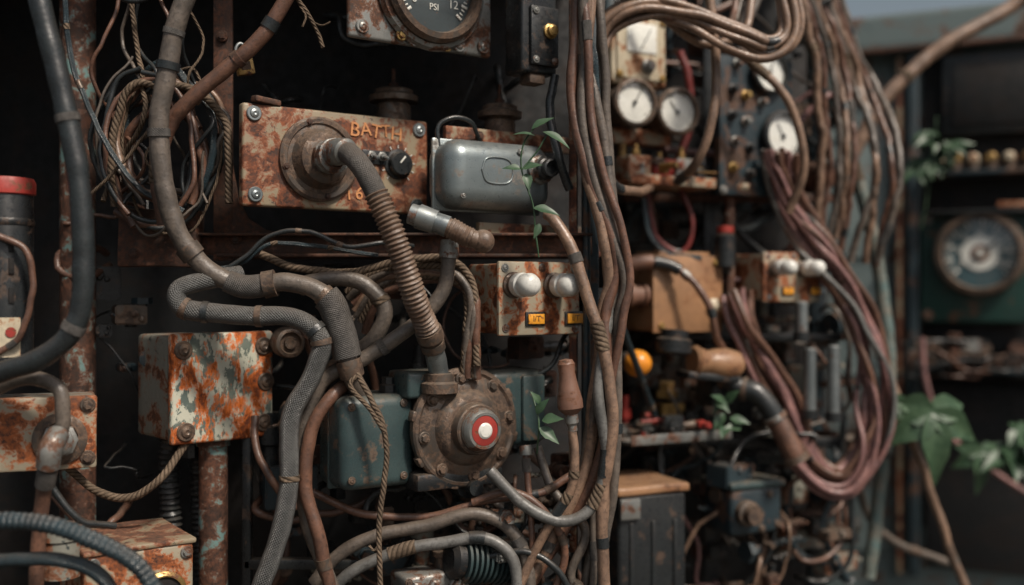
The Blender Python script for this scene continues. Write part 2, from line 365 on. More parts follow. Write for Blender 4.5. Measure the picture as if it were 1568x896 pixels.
for i in range(11):
    a = rad(-140+28*i); bmesh.ops.create_cube(bm, size=1, matrix=Matrix.Translation(Vector((100+28*math.sin(a), -1, 2+28*math.cos(a)))*S) @ Matrix.Rotation(a, 4, 'Y') @ Matrix.Diagonal((.0012, .0012, .005, 1)))
me = bpy.data.meshes.new('knob_ticks'); bm.to_mesh(me); bm.free(); fin('knob_ticks', me, 'mark', bp_)
for i, x in enumerate((52, 70)):
    lathe('toggle_collar_%d' % (i+1), bp_, (x, 0, 12), [(8, 0), (8, 5), (5, 6), (5, 11), (0, 11)], 'galv', segs=6)
    lathe('toggle_lever_%d' % (i+1), bp_, (x, -9, 12), [(2.4, 0), (3.2, 14), (2.5, 16), (0, 17)], 'steel', (20, 0, 0), 12)
box('switch_plate', bp_, (60, -2, 10), (48, 3, 22), 'black', 1)
for i, (ch, x, z, rz, sz) in enumerate((('B', 24, 50, 6, 31), ('A', 43, 52, -5, 29), ('T', 61, 50, 8, 30), ('T', 78, 52, -4, 27), ('H', 97, 49, 5, 30), ('1', 14, -50, -6, 26), ('6', 32, -48, 7, 28), ('4', 52, -51, -4, 26), ('0', 71, -49, 5, 24))):
    text('scratched_letter_%d' % (i+1), bp_, ch, (x, -1.2, z), sz, 'scratch', rot=(90, rz, 0), ext=.5, off=.15)
box('torn_bracket', bp_, (-118, 0, 80), (44, 14, 9), 'rust', 2, rot=(0, 6, 12), warp=4)

cpts = [(-280, -45, 203), (-262, -68, 205), (-236, -100, 200), (-208, -128, 172), (-184, -134, 124), (-160, -130, 63), (-138, -110, -11), (-121, -80, -59), (-110, -50, -110), (-107, -42, -134)]
co = cable('flexible_conduit', cpts, 14, 'rustp', ties=False, segs=22, ds=3, wob=1.2, cuffs=[
  (.02, .15, 1.35, 'galv', (.05, 6)), (.15, .36, 1.1, 'sleeve'), (.34, .80, 1.17, 'rustp', (.11, 6.6)),
  (.80, .835, 1.4, 'dmetal'), (.845, .875, 1.3, 'dmetal'), (.875, .99, 1.05, 'steel')])

# ------------------------------------------------------------------ motor unit
mo = group('pump_motor', (-76, -4, -204), 33)
lathe('barrel', mo, (0, 0, 0), [(0, -150), (60, -150), (74, -140), (78, -120), (78, -50), (82, -46), (82, 0)], 'teal', segs=48)
lathe('end_flange', mo, (0, 0, 0), [(80, -4), (89, -2), (91, 4), (91, 12), (88, 15), (84, 16), (80, 13), (74, 14), (70, 17), (58, 19), (55, 24), (50, 31), (44, 34), (40, 34), (38, 38)], 'dmetal', segs=64)
lathe('hub', mo, (0, 0, 0), [(39, 36), (38, 50), (36, 52), (33, 52), (32, 58), (29, 60), (28, 58)], 'dmetal', segs=40)
lathe('button_shell', mo, (0, -40, 0), [(33, 10), (32.5, 16), (30, 24), (27, 27), (23, 27), (22, 25)], 'galv', segs=40)
lathe('button_ring', mo, (0, -40, 0), [(22.5, 24), (22, 26.5), (12, 27.5), (11, 26)], 'red', segs=36)
lathe('button_cap', mo, (0, -40, 0), [(12.5, 25), (12, 28), (9, 30), (0, 30.5)], 'white', segs=32)
bolts('flange_bolts', mo, [(75*math.cos(a), -16, 75*math.sin(a)) for a in [.15+i*math.pi/4 for i in range(8)]], 6.5, 'dmetal')
for i in range(8):
    a = .55+i*math.pi/4
    box('lug_%d' % (i+1), mo, (88*math.cos(a), -6, 88*math.sin(a)), (14, 16, 16), 'dmetal', 3, rot=(0, -math.degrees(a), 0))
box('gear_case', mo, (-132, 60, -16), (120, 96, 138), 'teal', 17, 5)
box('gear_case_seam', mo, (-132, 64, -16), (124, 8, 142), 'teal', 3.5, 2)
box('rear_case', mo, (96, 30, 22), (104, 80, 122), 'teal', 14, 5)
box('rear_case_lid', mo, (122, -12, 22), (42, 10, 104), 'teal', 4, 2)
box('top_block', mo, (-50, 30, 66), (90, 70, 40), 'teal', 6, 3)
box('saddle', mo, (-10, 30, -78), (150, 90, 26), 'black', 5, 2)
lathe('inlet_boss', mo, (-48, -15, 55), [(28, 0), (28, 14), (22, 17), (22, 28), (17, 30)], 'dmetal', UP, 28)
bolts('case_screws', mo, [(-178, 11, 38), (-94, 11, 40), (-178, 11, -68), (-94, 11, -68)], 4, 'dmetal', kind='pan')
lathe('cable_gland', mo, (-100, 50, 50), [(15, 0), (15, 14), (11, 16), (11, 26), (0, 26)], 'black', UP, 8)

# ------------------------------------------------------------------ rusty junction box
jb = group('junction_box', (-442, 0, -144), 42)
box('body', jb, (0, 70, 0), (160, 128, 158), 'greybox', 7, 3, warp=1)
box('lid', jb, (0, 5, 0), (168, 16, 166), 'peel', 5, 3, warp=1)
box('gasket', jb, (0, 14.5, 0), (162, 5, 160), 'black', 1)
bolts('lid_bolts', jb, [(-66, -3, 58), (66, -3, 60), (-62, -3, -64), (66, -3, -60), (70, -3, 4)], 9.5, 'dmetal', kind='pan')
lathe('bottom_gland', jb, (-20, 70, -80), [(18, 0), (18, 12), (13, 14), (13, 34), (0, 34)], 'black', (90, 0, 0), 8)
box('mount_bracket', jb, (20, 140, 20), (120, 14, 60), 'rust', 2)

# ------------------------------------------------------------------ steel tank
tk = group('steel_reservoir', (-12, 0, 180), 33)
box('shell', tk, (0, 42, 0), (192, 84, 106), 'tanks', 30, 7)
box('rim', tk, (0, 50, 0), (199, 7, 112), 'tanks', 3.4, 2)
sweep('embossing', [(-40, -.5, 6), (-30, -.5, 24), (6, -.5, 24), (16, -.5, 6), (6, -.5, -12), (-30, -.5, -12), (-40, -.5, 6)], 1.6, 'tanks', parent=tk, segs=8, ds=3, wob=0)
lathe('filler_nut', tk, (66, 0, 12), [(24, 0), (24, 5), (20, 8), (18, 8), (18, 16)], 'galv', segs=8)
lathe('filler_cap', tk, (66, -8, 12), [(17, 0), (17, 14), (14, 16), (14, 26), (11, 27), (10, 20), (0, 19)], 'black', segs=18)
bolts('shell_screws', tk, [(30, -1, 38), (-70, 4, -34)], 3.5, 'galv', kind='pan')

for nm, c, r in (('breather_cap', (-196, 130, 290), 40), ('breather_cap', (-20, 120, 262), 36)):
    g = group(nm, c)
    lathe('stem', g, (0, 0, 0), [(r*.7, -80), (r*.7, 20), (r*.6, 22), (r*.6, 26)], 'dmetal', UP)
    lathe('cap', g, (0, 0, 24), [(r*.6, 0), (r, 1), (r*1.02, 10), (r*.85, 13), (r*.8, 14), (r*.8, 20), (r*.6, 23), (0, 24)], 'dmetal', UP, 32)
    lathe('bolt', g, (0, 0, 46), [(8, 0), (8, 10), (3, 11), (3, 34), (0, 34)], 'rust', UP, 6)

nz = cable('hose_nozzle', [(-147, -92, 114), (-118, -94, 104), (-89, -96, 93), (-68, -96, 82), (-52, -96, 76), (-44, -94, 74)], 13, 'rustp', ties=False, segs=20, ds=2, wob=0,
  cuffs=[(0, .14, 1.15, 'steel'), (.12, .38, 1.35, 'steel'), (.36, .55, 1.15, 'steel'), (.56, .88, 1.12, 'rustp', (.05, 5))])
bm = bmesh.new(); bmesh.ops.create_uvsphere(bm, u_segments=24, v_segments=16, radius=17*S); me = bpy.data.meshes.new('elbow_ball'); bm.to_mesh(me); bm.free()
fin('elbow_ball', me, 'rustp', nz, (-42, -93, 74))

# ------------------------------------------------------------------ twin lamp box
def lampbox(loc, yaw, W, H, D, s=1.):
    g = group('indicator_lamp_box', loc, yaw)
    box('body', g, (0, D/2+6, 0), (W-6, D, H-6), 'rustor', 4, 2, warp=.6)
    box('face_plate', g, (0, 3, 0), (W, 8, H), 'rustor', 3, 2)
    for i, x in enumerate((-.33, .16)):
        c = (x*W, -1, H*.18)
        lathe('lamp_collar_%d' % (i+1), g, c, [(20*s, 0), (20*s, 4), (17*s, 6), (17*s, 12), (14*s, 13)], 'dmetal', segs=24)
        lathe('lamp_cap_%d' % (i+1), g, c, [(15*s, 8), (18*s, 14), (18.5*s, 26), (16*s, 29), (17.5*s, 32), (17.5*s, 44), (14*s, 51), (8*s, 55), (0, 56)], 'white', segs=32)
        box('label_frame_%d' % (i+1), g, (x*W+40*s, -2, -H*.28), (37*s, 4, 22*s), 'black', 1)
        box('label_%d' % (i+1), g, (x*W+40*s, -5, -H*.28), (30*s, 3, 15*s), 'yellow', .6)
        text('label_text_%d' % (i+1), g, 'I/T', (x*W+40*s, -6.6, -H*.28), 13*s, 'black', ext=.1)
    bolts('screws', g, [(-W*.43, -1, H*.41), (W*.43, -1, H*.4), (-W*.42, -1, -H*.4), (W*.44, -1, -H*.42), (W*.02, -1, H*.42)], 4.4*s, 'galv', kind='pan')
    return g
lampbox((43, 0, -9), 35, 154, 112, 84)
lampbox((545, 430, 30), 30, 150, 96, 90, .85)

# ------------------------------------------------------------------ big gauge on bracket (top)
gg = group('pressure_gauge', (-134, -10, 452), 35)
box('bracket_plate', gg, (0, 8, 14), (250, 12, 186), 'galv', 5, 3, warp=.8)
lathe('outer_ring', gg, (12, 2, 10), [(92, 0), (94, 4), (90, 12), (84, 14), (80, 10)], 'galv', segs=56)
gauge(gg, (12, -4, 10), 76, 'dialk', 'dmetal', -50, ['0', '4', '5', '6', '8', '10', '12'], 'mark', 14, 40)
text('dial_text', gg, 'PSI', (12, -10, -18), 14, 'mark')
bolts('plate_bolts', gg, [(-104, 0, -62), (108, 0, -64), (-18, -1, -70), (62, -1, -68)], 7, 'galv', kind='pan')
bolts('brass_bolts', gg, [(-40, -2, -66), (40, -2, -72)], 6, 'brass')

sb = group('switch_box', (43, 20, 405), 33)
box('body', sb, (0, 25, 0), (66, 50, 130), 'black', 5, 3)
box('cover', sb, (6, -3, -8), (52, 8, 92), 'black', 3)
lathe('button', sb, (14, -6, 0), [(12, 0), (12, 5), (9, 6), (9, 12), (6, 14), (0, 14)], 'brass', segs=20)
bolts('screws', sb, [(-12, -8, 30), (24, -8, -46), (-12, -8, -46)], 4, 'galv', kind='pan')
box('foot', sb, (0, 20, -72), (30, 30, 16), 'dmetal', 3)

# ------------------------------------------------------------------ left edge items
ex = group('fire_extinguisher', (-703, -150, -104))
lathe('cylinder', ex, (0, 0, 0), [(0, 0), (30, 0), (36, 6), (36, 238), (34, 244), (0, 244)], 'black', UP, 48)
lathe('red_cap', ex, (0, 0, 0), [(35, 238), (39, 240), (39, 256), (36, 262), (20, 264), (0, 264)], 'red', UP, 48)
lathe('band', ex, (0, 0, 0), [(36.5, 196), (37.6, 198), (37.6, 204), (36.5, 206)], 'black', UP, 48)
bm = bmesh.new(); ring = []
for i in range(9):
    a = rad(-90+i*7); ring.append([bm.verts.new(Vector((37*math.cos(a), 37*math.sin(a), z))*S) for z in (16, 70)])
for a, b2 in zip(ring, ring[1:]): bm.faces.new((a[0], b2[0], b2[1], a[1]))
me = bpy.data.meshes.new('paper_label'); bm.to_mesh(me); bm.free(); fin('paper_label', me, 'cream', ex)
lathe('label_seal', ex, (22, -30.6, 50), [(7, 0), (7, .8), (0, .9)], 'red', (0, 0, 36), 16)
for i, z in enumerate((100, 140, 170)): box('slot_%d' % i, ex, (22, -29, z), (7, 4, 22), 'dark', 1, rot=(0, 0, 37))

lb = group('cable_junction_box', (-660, -150, -196), 22)
box('body', lb, (0, 50, 0), (150, 96, 96), 'greybox', 5, 3, warp=1)
box('lid', lb, (0, 0, 0), (156, 12, 102), 'rustor', 4, 2, warp=1)
bolts('bolts', lb, [(-66, -6, 38), (66, -6, 38), (-66, -6, -38), (66, -6, -36)], 7, 'dmetal')
lathe('gland_plate', lb, (30, -5, -8), [(36, 0), (36, 5), (30, 8), (24, 8)], 'dmetal', segs=28)
lathe('gland', lb, (30, -12, -8), [(24, 0), (24, 14), (19, 16), (19, 30), (14, 33), (0, 33)], 'galv', segs=8)
cable('electrical_cable', [(-606, -206, -190), (-606, -226, -204), (-612, -222, -230), (-627, -205, -282), (-634, -200, -340), (-640, -200, -420)], 10, 'brown', cuffs=[(0, .22, 1.5, 'galv'), (.22, .34, 1.25, 'sleeve'), (.5, .53, 1.2, 'sleeve')])
cable('electrical_cable', [(-720, -190, -140), (-651, -200, -114), (-607, -200, -128), (-601, -200, -165), (-604, -200, -190)], 10, 'hose')
bb = group('instrument_box', (-505, -120, -420), 35)
box('body', bb, (-20, 80, 0), (150, 160, 120), 'rustor', 6, 3, warp=1)
box('top_lid', bb, (-20, 80, 62), (156, 166, 8), 'rustpl', 3, 2, warp=1)
lathe('lens_ring', bb, (10, 0, -10), [(34, 0), (34, 5), (29, 8), (27, 8), (27, 4)], 'brass', segs=30)
lathe('lens', bb, (10, 0, -10), [(28, 4), (0, 5)], 'dark', segs=30)
bolts('bolts', bb, [(-84, -1, 46), (44, -1, 46)], 6, 'galv')
lathe('pipe_stub', bb, (-120, 30, 60), [(26, -30), (26, 20), (29, 22), (29, 40), (22, 42), (20, 36), (0, 34)], 'greybox', UP, 28)

pl = group('padlock', (-394, -60, 333), 30, roll=-12)
box('body', pl, (0, 0, 0), (26, 14, 26), 'brass', 3, 2)
box('face', pl, (0, -7, 0), (14, 2, 12), 'dmetal', .5)
sweep('shackle', [(-8, 0, 10), (-8, 0, 26), (0, 0, 34), (8, 0, 26), (8, 0, 10)], 2.5, 'steel', parent=pl, segs=8, ds=2, wob=0)

hd = group('wooden_handle', (80, -50, -106), 0, roll=-6)
lathe('grip', hd, (0, 0, 0), [(0, 8), (10, 6), (13, 0), (12, -14), (15, -34), (19, -54), (19, -66), (13, -72), (9, -76)], 'wood', UP, 28)
lathe('ferrule', hd, (0, 0, 0), [(10, -74), (10, -88), (7, -92), (7, -100), (0, -100)], 'galv', UP, 16)

# ------------------------------------------------------------------ near cables
cable('rubber_hose', [(-440, -125, 460), (-470, -122, 395), (-485, -120, 330), (-500, -118, 230), (-488, -110, 118), (-452, -95, 46), (-393, -85, 10), (-327, -82, 15), (-270, -84, -7), (-246, -82, -62), (-232, -74, -125), (-220, -40, -160)], 14, 'hose', segs=18, ds=4,
  cuffs=[(.50, .535, 1.25, 'dmetal'), (.60, .67, 1.22, 'sleeve'), (.665, .69, 1.45, 'dmetal'), (.78, .90, 1.5, 'sleeve'), (.90, .935, 1.3, 'dmetal'), (.12, .13, 1.12, 'sleeve')])
cable('braided_hose', [(-400, -60, 26), (-437, -90, 20), (-478, -100, 4), (-466, -104, -24), (-389, -104, -32), (-314, -104, -37), (-274, -104, -68), (-286, -100, -119), (-317, -98, -180), (-321, -98, -274), (-337, -98, -359), (-375, -98, -460)], 14, 'braid', segs=18, ds=4,
  cuffs=[(.30, .315, 1.12, 'dmetal'), (.44, .455, 1.1, 'dmetal'), (.72, .73, 1.1, 'rope')])
cable('rubber_hose', [(-92, -60, 76), (-94, -62, 40), (-104, -60, 0), (-148, -62, -50), (-216, -64, -96), (-280, -66, -132), (-309, -66, -223), (-299, -66, -339), (-252, -66, -460)], 11, 'hose', segs=16, cuffs=[(0, .05, 1.3, 'galv'), (.3, .31, 1.15, 'sleeve')])
cable('rubber_hose', [(-232, -40, -130), (-262, -70, -150), (-292, -80, -200), (-301, -80, -280), (-280, -80, -360), (-262, -70, -460)], 10, 'brown', segs=14)
cable('rubber_hose', [(-320, -20, 6), (-298, -30, 18), (-234, -30, 18), (-192, -30, -20), (-205, -30, -66), (-249, -20, -100), (-290, 20, -130)], 12, 'hose', segs=16)
cable('rubber_hose', [(-624, -240, 420), (-590, -240, 279), (-566, -240, 160), (-558, -240, 41), (-566, -240, -36), (-607, -240, -82), (-662, -235, -102), (-730, -220, -120)], 14, 'rubber', ties=False, segs=18, cuffs=[(.3, .31, 1.1, 'sleeve'), (.72, .73, 1.1, 'sleeve')])
cable('corrugated_hose', [(-690, -280, -288), (-589, -280, -293), (-523, -280, -315), (-469, -280, -348), (-435, -280, -410)], 11, 'bluer', ties=False, segs=16, ds=1.6, rib=(.07, 8))
cable('corrugated_hose', [(-690, -260, -345), (-590, -260, -342), (-530, -260, -362), (-500, -260, -410)], 9, 'bluer', segs=14)
cable('hemp_rope', [(-664, -60, -250), (-612, -60, -292), (-562, -60, -303), (-519, -60, -276), (-490, -30, -226)], 6, 'rope')
cable('hemp_rope', [(-222, -100, -118), (-208, -110, -140), (-184, -112, -190), (-180, -112, -250), (-190, -112, -330), (-186, -110, -420)], 4.2, 'rope', ds=3, wob=3)
cable('hemp_rope', [(-222, -100, -118), (-232, -104, -134), (-200, -112, -170), (-181, -114, -200)], 3.6, 'rope', ds=3)
cable('hemp_rope', [(-186, -112, -352), (-196, -114, -366), (-204, -112, -360)], 2, 'rope', ds=3)
cable('rusty_pipe', [(-318, -90, 440), (-360, -90, 373), (-415, -90, 322), (-466, -90, 278), (-499, -84, 239), (-516, -80, 165), (-508, -70, 100)], 11, 'brown', segs=16, cuffs=[(.3, .32, 1.2, 'rust')])
for pts, r, mt in (
  ([(-650, -80, 440), (-636, -80, 321), (-588, -80, 212), (-540, -80, 150), (-480, -70, 118)], 4, 'bluer'),
  ([(-610, -60, 460), (-560, -70, 430), (-520, -60, 440), (-470, -60, 460)], 4.5, 'rubber'),
  ([(-430, -60, 32), (-393, -60, 51), (-355, -60, 86), (-302, -60, 92), (-244, -60, 67), (-186, -50, 75), (-150, 0, 70)], 3.6, 'rubber'),
  ([(-440, -50, 36), (-400, -56, 44), (-360, -56, 70), (-300, -50, 70), (-200, -40, 58)], 3.2, 'bluer'),
  ([(-381, -30, 57), (-327, -30, 39), (-249, -30, 30), (-171, -30, 49), (-92, -30, 49), (-58, -30, 8), (-51, -30, -110)], 6, 'rope'),
  ([(-330, -80, 448), (-316, -70, 430), (-296, -60, 400), (-280, -60, 360)], 3, 'rope'),
  ([(-310, -66, 422), (-300, -70, 404), (-304, -72, 388)], 1.6, 'rope'),
  ([(-296, -60, 400), (-280, -64, 392), (-268, -64, 398)], 1.4, 'rope'),
  ([(-735, -200, 110), (-700, -190, 80), (-660, -186, 60), (-650, -184, 0), (-668, -184, -60), (-710, -190, -90)], 4.5, 'brown'),
  ([(-640, -170, -250), (-600, -160, -310), (-560, -120, -330)], 5, 'rubber'),
  ([(-395, 10, -190), (-390, -10, -240), (-360, -20, -290), (-330, 0, -330)], 6, 'brown'),
  ([(-640, -60, 130), (-600, -70, 160), (-560, -70, 200), (-520, -60, 260)], 2.6, 'rope'),
  ([(-50, 60, 240), (-60, 20, 262), (-90, 0, 268), (-112, -6, 250), (-112, -6, 215)], 3.5, 'rubber'),
  ([(66, 40, 340), (60, 30, 280), (68, 10, 220), (90, 20, 160)], 7, 'rubber'),
  ([(96, 0, 460), (120, -10, 380), (128, -10, 300), (118, -10, 200)], 6, 'bluer'),
):
    cable('electrical_cable', pts, r, mt, ds=4, wob=4)
lp = group('wire_coil', (0, 0, 0))
for i in range(13):
    cx = -528+R.uniform(-18, 18); cz = 214+R.uniform(-25, 25); ax = R.uniform(45, 98); az = R.uniform(70, 135); a0 = R.uniform(0, 6.28); y0 = R.uniform(-60, 0)
    P = [(cx+ax*math.cos(a0+t*.52)*(1+R.uniform(-.12, .12)), y0+R.uniform(-8, 8), cz+az*math.sin(a0+t*.52)*(1+R.uniform(-.12, .12))) for t in range(R.randint(8, 13))]
    sweep('loop_%d' % (i+1), P, R.choice((2.2, 3, 4, 6, 6.5)), ('brown', 'hose', 'tanc', 'rubber', 'brown', 'rope', 'bluer')[i % 7], parent=lp, segs=8, ds=6, wob=5)
for i in range(8):
    x0 = R.uniform(-580, -450); P = [(x0, -40, 470)]
    for k in range(5): P.append((x0+R.uniform(-45, 45), R.uniform(-60, -10), 380-k*62))
    sweep('drop_%d' % (i+1), P, R.choice((2, 3, 4)), ('brown', 'rubber', 'hose', 'rope')[i % 4], parent=lp, segs=8, ds=6, wob=6)
lp = group('cable_coil', (0, 0, 0))
for i in range(8):
    k = i*9
    P = [(-260+k*.5, 40, 0-k), (-215+k*.3, 20, 30-k*.5), (-150+k*.5, -10, 40-k*.3), (-95+k*.55, -25, 36-k*.6), (-66+k*.2, -30, -6-k*.3), (-70+k*.25, -30, -60), (-74+k*.35, -20, -130)]
    sweep('turn_%d' % (i+1), P, R.uniform(4, 7), ('rope', 'hose', 'brown', 'tanc', 'hose')[i % 5], parent=lp, segs=10, ds=6, wob=5)
bundle('cable_bundle', [(112, -20, 470), (106, -20, 328), (122, -20, 190), (152, -20, 90), (164, -20, 20), (150, -20, -40), (138, -20, -150), (118, -10, -270), (70, 0, -360), (0, 0, -470)], 7, 20, 8, ['tanc', 'tanc', 'hose', 'brown', 'tanc'], wob=7, ties=2)
bundle('cable_bundle', [(124, 0, 470), (126, 0, 330), (136, 0, 200), (154, 0, 60), (152, 0, -60), (146, 0, -200), (140, 0, -330), (124, 0, -470)], 4, 15, 7, ['tanc', 'hose', 'brown'], wob=7, ties=2)
cable('electrical_cable', [(54, -10, 120), (64, -20, 110), (92, -36, 63), (114, -40, -12), (138, -44, -92), (150, -44, -202), (134, -40, -312), (140, -40, -460)], 9, 'tanc', segs=14)
cable('electrical_cable', [(-34, -40, -266), (16, -44, -314), (74, -44, -340), (118, -40, -319), (140, -40, -246), (130, -40, -150), (146, -20, -30), (156, 10, 30), (160, 60, 60)], 8.5, 'grey', segs=14)
cable('electrical_cable', [(90, -50, -205), (94, -50, -240), (88, -46, -290), (60, -40, -340), (30, -30, -400), (0, -30, -470)], 7, 'tanc')
cable('electrical_cable', [(20, 0, -235), (24, -10, -290), (30, -20, -360), (28, -20, -460)], 5, 'brown', cuffs=[(0, .1, 1.9, 'galv'), (.1, .2, 1.4, 'sleeve')])
cable('rubber_hose', [(-304, -10, -304), (-224, -10, -337), (-124, -10, -340), (-44, -10, -317), (40, -10, -306), (90, 0, -280)], 6, 'brown')
cable('rubber_hose', [(-300, -20, -440), (-262, -20, -396), (-200, -20, -366), (-124, -20, -352), (-60, -20, -336), (-10, -20, -352), (20, -20, -400), (30, -20, -470)], 10, 'hose', segs=14)
cable('rubber_hose', [(-290, -30, -470), (-240, -30, -420), (-170, -30, -388), (-100, -30, -376), (-40, -30, -370), (0, -30, -400), (10, -30, -470)], 9, 'grey', segs=14)
cable('rubber_hose', [(-60, -20, -318), (0, -30, -300), (50, -30, -330), (80, -20, -390), (60, -20, -470)], 6, 'brown')
cable('rubber_hose', [(40, 20, -240), (60, 0, -300), (110, -10, -360), (90, -10, -430), (110, -10, -480)], 7, 'hose')
cable('rubber_hose', [(-40, -20, -400), (20, -30, -390), (70, -30, -420), (100, -20, -480)], 5, 'rubber')
cable('corrugated_hose', [(-540, 60, -160), (-545, 60, -260), (-540, 60, -440)], 15, 'rubber', ties=False, segs=16, ds=1.8, rib=(.14, 9))
cable('corrugated_hose', [(-505, 80, -160), (-505, 80, -300), (-500, 80, -460)], 13, 'rubber', ties=False, segs=16, ds=1.8, rib=(.14, 9))

# lower machinery
hs = group('finned_motor', (-36, 10, -412), 30, roll=8)
lathe('fins', hs, (0, 0, 0), sum([[(22, -50+i*9), (36, -50+i*9), (36, -46+i*9), (22, -46+i*9)] for i in range(11)], [])+[(0, 50)], 'teal', (0, 0, 90), 30)
lathe('end_cap', hs, (-52, 0, 0), [(30, 0), (30, 12), (20, 18), (0, 18)], 'black', (0, 0, -90), 24)
vb = group('valve_block', (-125, 0, -440), 30)
box('body', vb, (0, 0, 0), (110, 60, 34), 'galv', 6, 3)
for i, x in enumerate((-38, -8, 26)): lathe('port_%d' % (i+1), vb, (x, -30, 0), [(11, 0), (11, 8), (8, 10), (8, 18), (0, 18)], 'galv', segs=6)
bolts('bolts', vb, [(-50, -31, 10), (48, -31, 10)], 4)
lathe('spindle', vb, (20, 0, 17), [(12, 0), (12, 16), (16, 18), (16, 26), (0, 28)], 'dmetal', UP, 20)
nb = group('round_fitting', (-345, 20, -78), 25)
lathe('ring', nb, (0, 0, 0), [(24, -30), (24, 0), (22, 8), (17, 10), (15, 4), (10, 4), (9, 10), (4, 10), (0, 8)], 'dmetal', segs=28)
vr = group('cartridge_valve', (-385, 60, -190))
lathe('body', vr, (0, 0, 0), [(0, 0), (14, 0), (14, -20), (18, -22), (18, -50), (12, -54), (12, -84), (16, -88), (16, -130), (0, -130)], 'black', UP, 20)

def clutter(name, x0, x1, z0, z1, y0, y1, n, mats, s=1., yaw=30):
    g = group(name, (0, 0, 0)); parts = {m: bmesh.new() for m in mats}
    for i in range(n):
        bm = parts[R.choice(mats)]; x, y, z = R.uniform(x0, x1), R.uniform(y0, y1), R.uniform(z0, z1)
        k = R.uniform(.6, 1.5)*s
        mt = Matrix.Translation(Vector((x, y, z))*S) @ Matrix.Rotation(rad(yaw+R.uniform(-12, 12)), 4, 'Z')
        ty = R.random()
        if ty < .35:
            w, d, h = R.uniform(24, 70)*k, R.uniform(20, 50)*k, R.uniform(14, 50)*k
            r_ = bmesh.ops.create_cube(bm, size=1, matrix=mt @ Matrix.Diagonal((w*S, d*S, h*S, 1)))
            es = list({e for v in r_['verts'] for e in v.link_edges}); bmesh.ops.bevel(bm, geom=es, offset=2.5*S, segments=2, affect='EDGES')
            for q in range(3): lathe_bm(bm, [(4*k, 0), (4*k, 3), (2*k, 5), (0, 5)], 8, mt @ Matrix.Translation(Vector((R.uniform(-.4, .4)*w, -d/2, R.uniform(-.35, .35)*h))*S))
        elif ty < .75:
            rr = R.uniform(6, 20)*k; rt = R.choice((Matrix.Identity(4), Matrix.Rotation(rad(-90), 4, 'X'), Matrix.Rotation(rad(90), 4, 'Z')))
            prof = [(0, -10)]; o = -10
            for q in range(R.randint(2, 6)):
                r2 = rr*R.uniform(.5, 1.1); prof += [(r2, o), (r2, o+R.uniform(5, 18)*k)]; o = prof[-1][1]
            prof.append((0, o)); lathe_bm(bm, prof, R.choice((6, 18, 18)), mt @ rt)
        else:
            for q in range(R.randint(3, 6)): lathe_bm(bm, [(5*k, 0), (5*k, 10*k), (3*k, 12*k), (3*k, 22*k), (0, 22*k)], 10, mt @ Matrix.Translation(Vector((q*14*k, 0, 0))*S))
    for m_, bm in parts.items():
        bmesh.ops.recalc_face_normals(bm, faces=bm.faces[:]); me = bpy.data.meshes.new('fittings_'+m_); bm.to_mesh(me); bm.free(); fin('fittings_'+m_, me, m_, g)
    return g
def tangle(name, x0, x1, z0, z1, y0, y1, n, mats, rs=(2, 3, 4, 6), L=(80, 260)):
    g = group(name, (0, 0, 0))
    for i in range(n):
        x, y, z = R.uniform(x0, x1), R.uniform(y0, y1), R.uniform(z0, z1); P = [(x, y, z)]; a = R.uniform(0, 6.28); st = R.uniform(*L)/4
        for k in range(R.randint(4, 7)):
            a += R.uniform(-.9, .9); x += math.cos(a)*st; z += math.sin(a)*st-8; y += R.uniform(-5, 22)
            x = min(max(x, x0-20), x1+20); z = min(max(z, z0-20), z1+20); P.append((x, y, z))
        P = [(P[0][0], P[0][1]+90, P[0][2]+20)]+P+[(P[-1][0], P[-1][1]+90, P[-1][2]-10)]
        sweep('wire_%d' % (i+1), P, R.choice(rs), R.choice(mats), parent=g, segs=8, ds=8, wob=6)
clutter('pipe_fittings', -400, 90, -480, -240, 40, 150, 56, ['black', 'dmetal', 'navy', 'rust', 'greybox'])
clutter('pipe_fittings', -330, 100, -200, 40, 80, 180, 26, ['black', 'navy', 'rust', 'black'])
clutter('pipe_fittings', -60, 110, -480, -330, -20, 60, 20, ['galv', 'dmetal', 'teal', 'black'], .8)
clutter('pipe_fittings', -660, -580, -140, 20, 60, 140, 9, ['black', 'dmetal', 'navy'])
tangle('loose_wires', -400, 90, -470, 0, 0, 110, 38, ['rubber', 'brown', 'hose', 'tanc', 'rubber'])
tangle('loose_wires', -740, -620, -400, 250, 20, 100, 8, ['rubber', 'brown'])
tangle('loose_wires', -400, 80, 260, 440, 120, 220, 6, ['rubber', 'rubber'])

# ------------------------------------------------------------------ second bay (right, further back)
r2 = group('equipment_rack', (0, 0, 0))
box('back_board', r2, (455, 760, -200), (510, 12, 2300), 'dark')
bm = bmesh.new()
vs = [bm.verts.new(Vector(p)*S) for p in ((132, 300, -1300), (205, 756, -1300), (205, 756, 900), (132, 300, 900))]
f = bm.faces.new(vs); r_ = bmesh.ops.extrude_face_region(bm, geom=[f]); bmesh.ops.translate(bm, vec=(-.008, 0, 0), verts=[v for v in r_['geom'] if isinstance(v, bmesh.types.BMVert)])
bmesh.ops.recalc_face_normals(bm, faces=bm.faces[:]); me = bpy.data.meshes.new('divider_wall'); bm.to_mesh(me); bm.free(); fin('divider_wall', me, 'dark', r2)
box('post_near', r2, (188, 420, -200), (18, 26, 2300), 'navy')
box('post_mid', r2, (405, 520, -200), (34, 20, 2300), 'black')
box('post_far', r2, (650, 640, -200), (30, 30, 2300), 'navy')
box('added_shade_roof', r2, (420, 640, 860), (560, 300, 10), 'dark')  # added out of view above the second bay to shade its interior
box('cross_rail', r2, (440, 500, 190), (440, 18, 16), 'rust')
box('cross_rail_lower', r2, (440, 500, -90), (440, 18, 16), 'black')
box('cross_rail_base', r2, (440, 500, -300), (440, 18, 20), 'black')
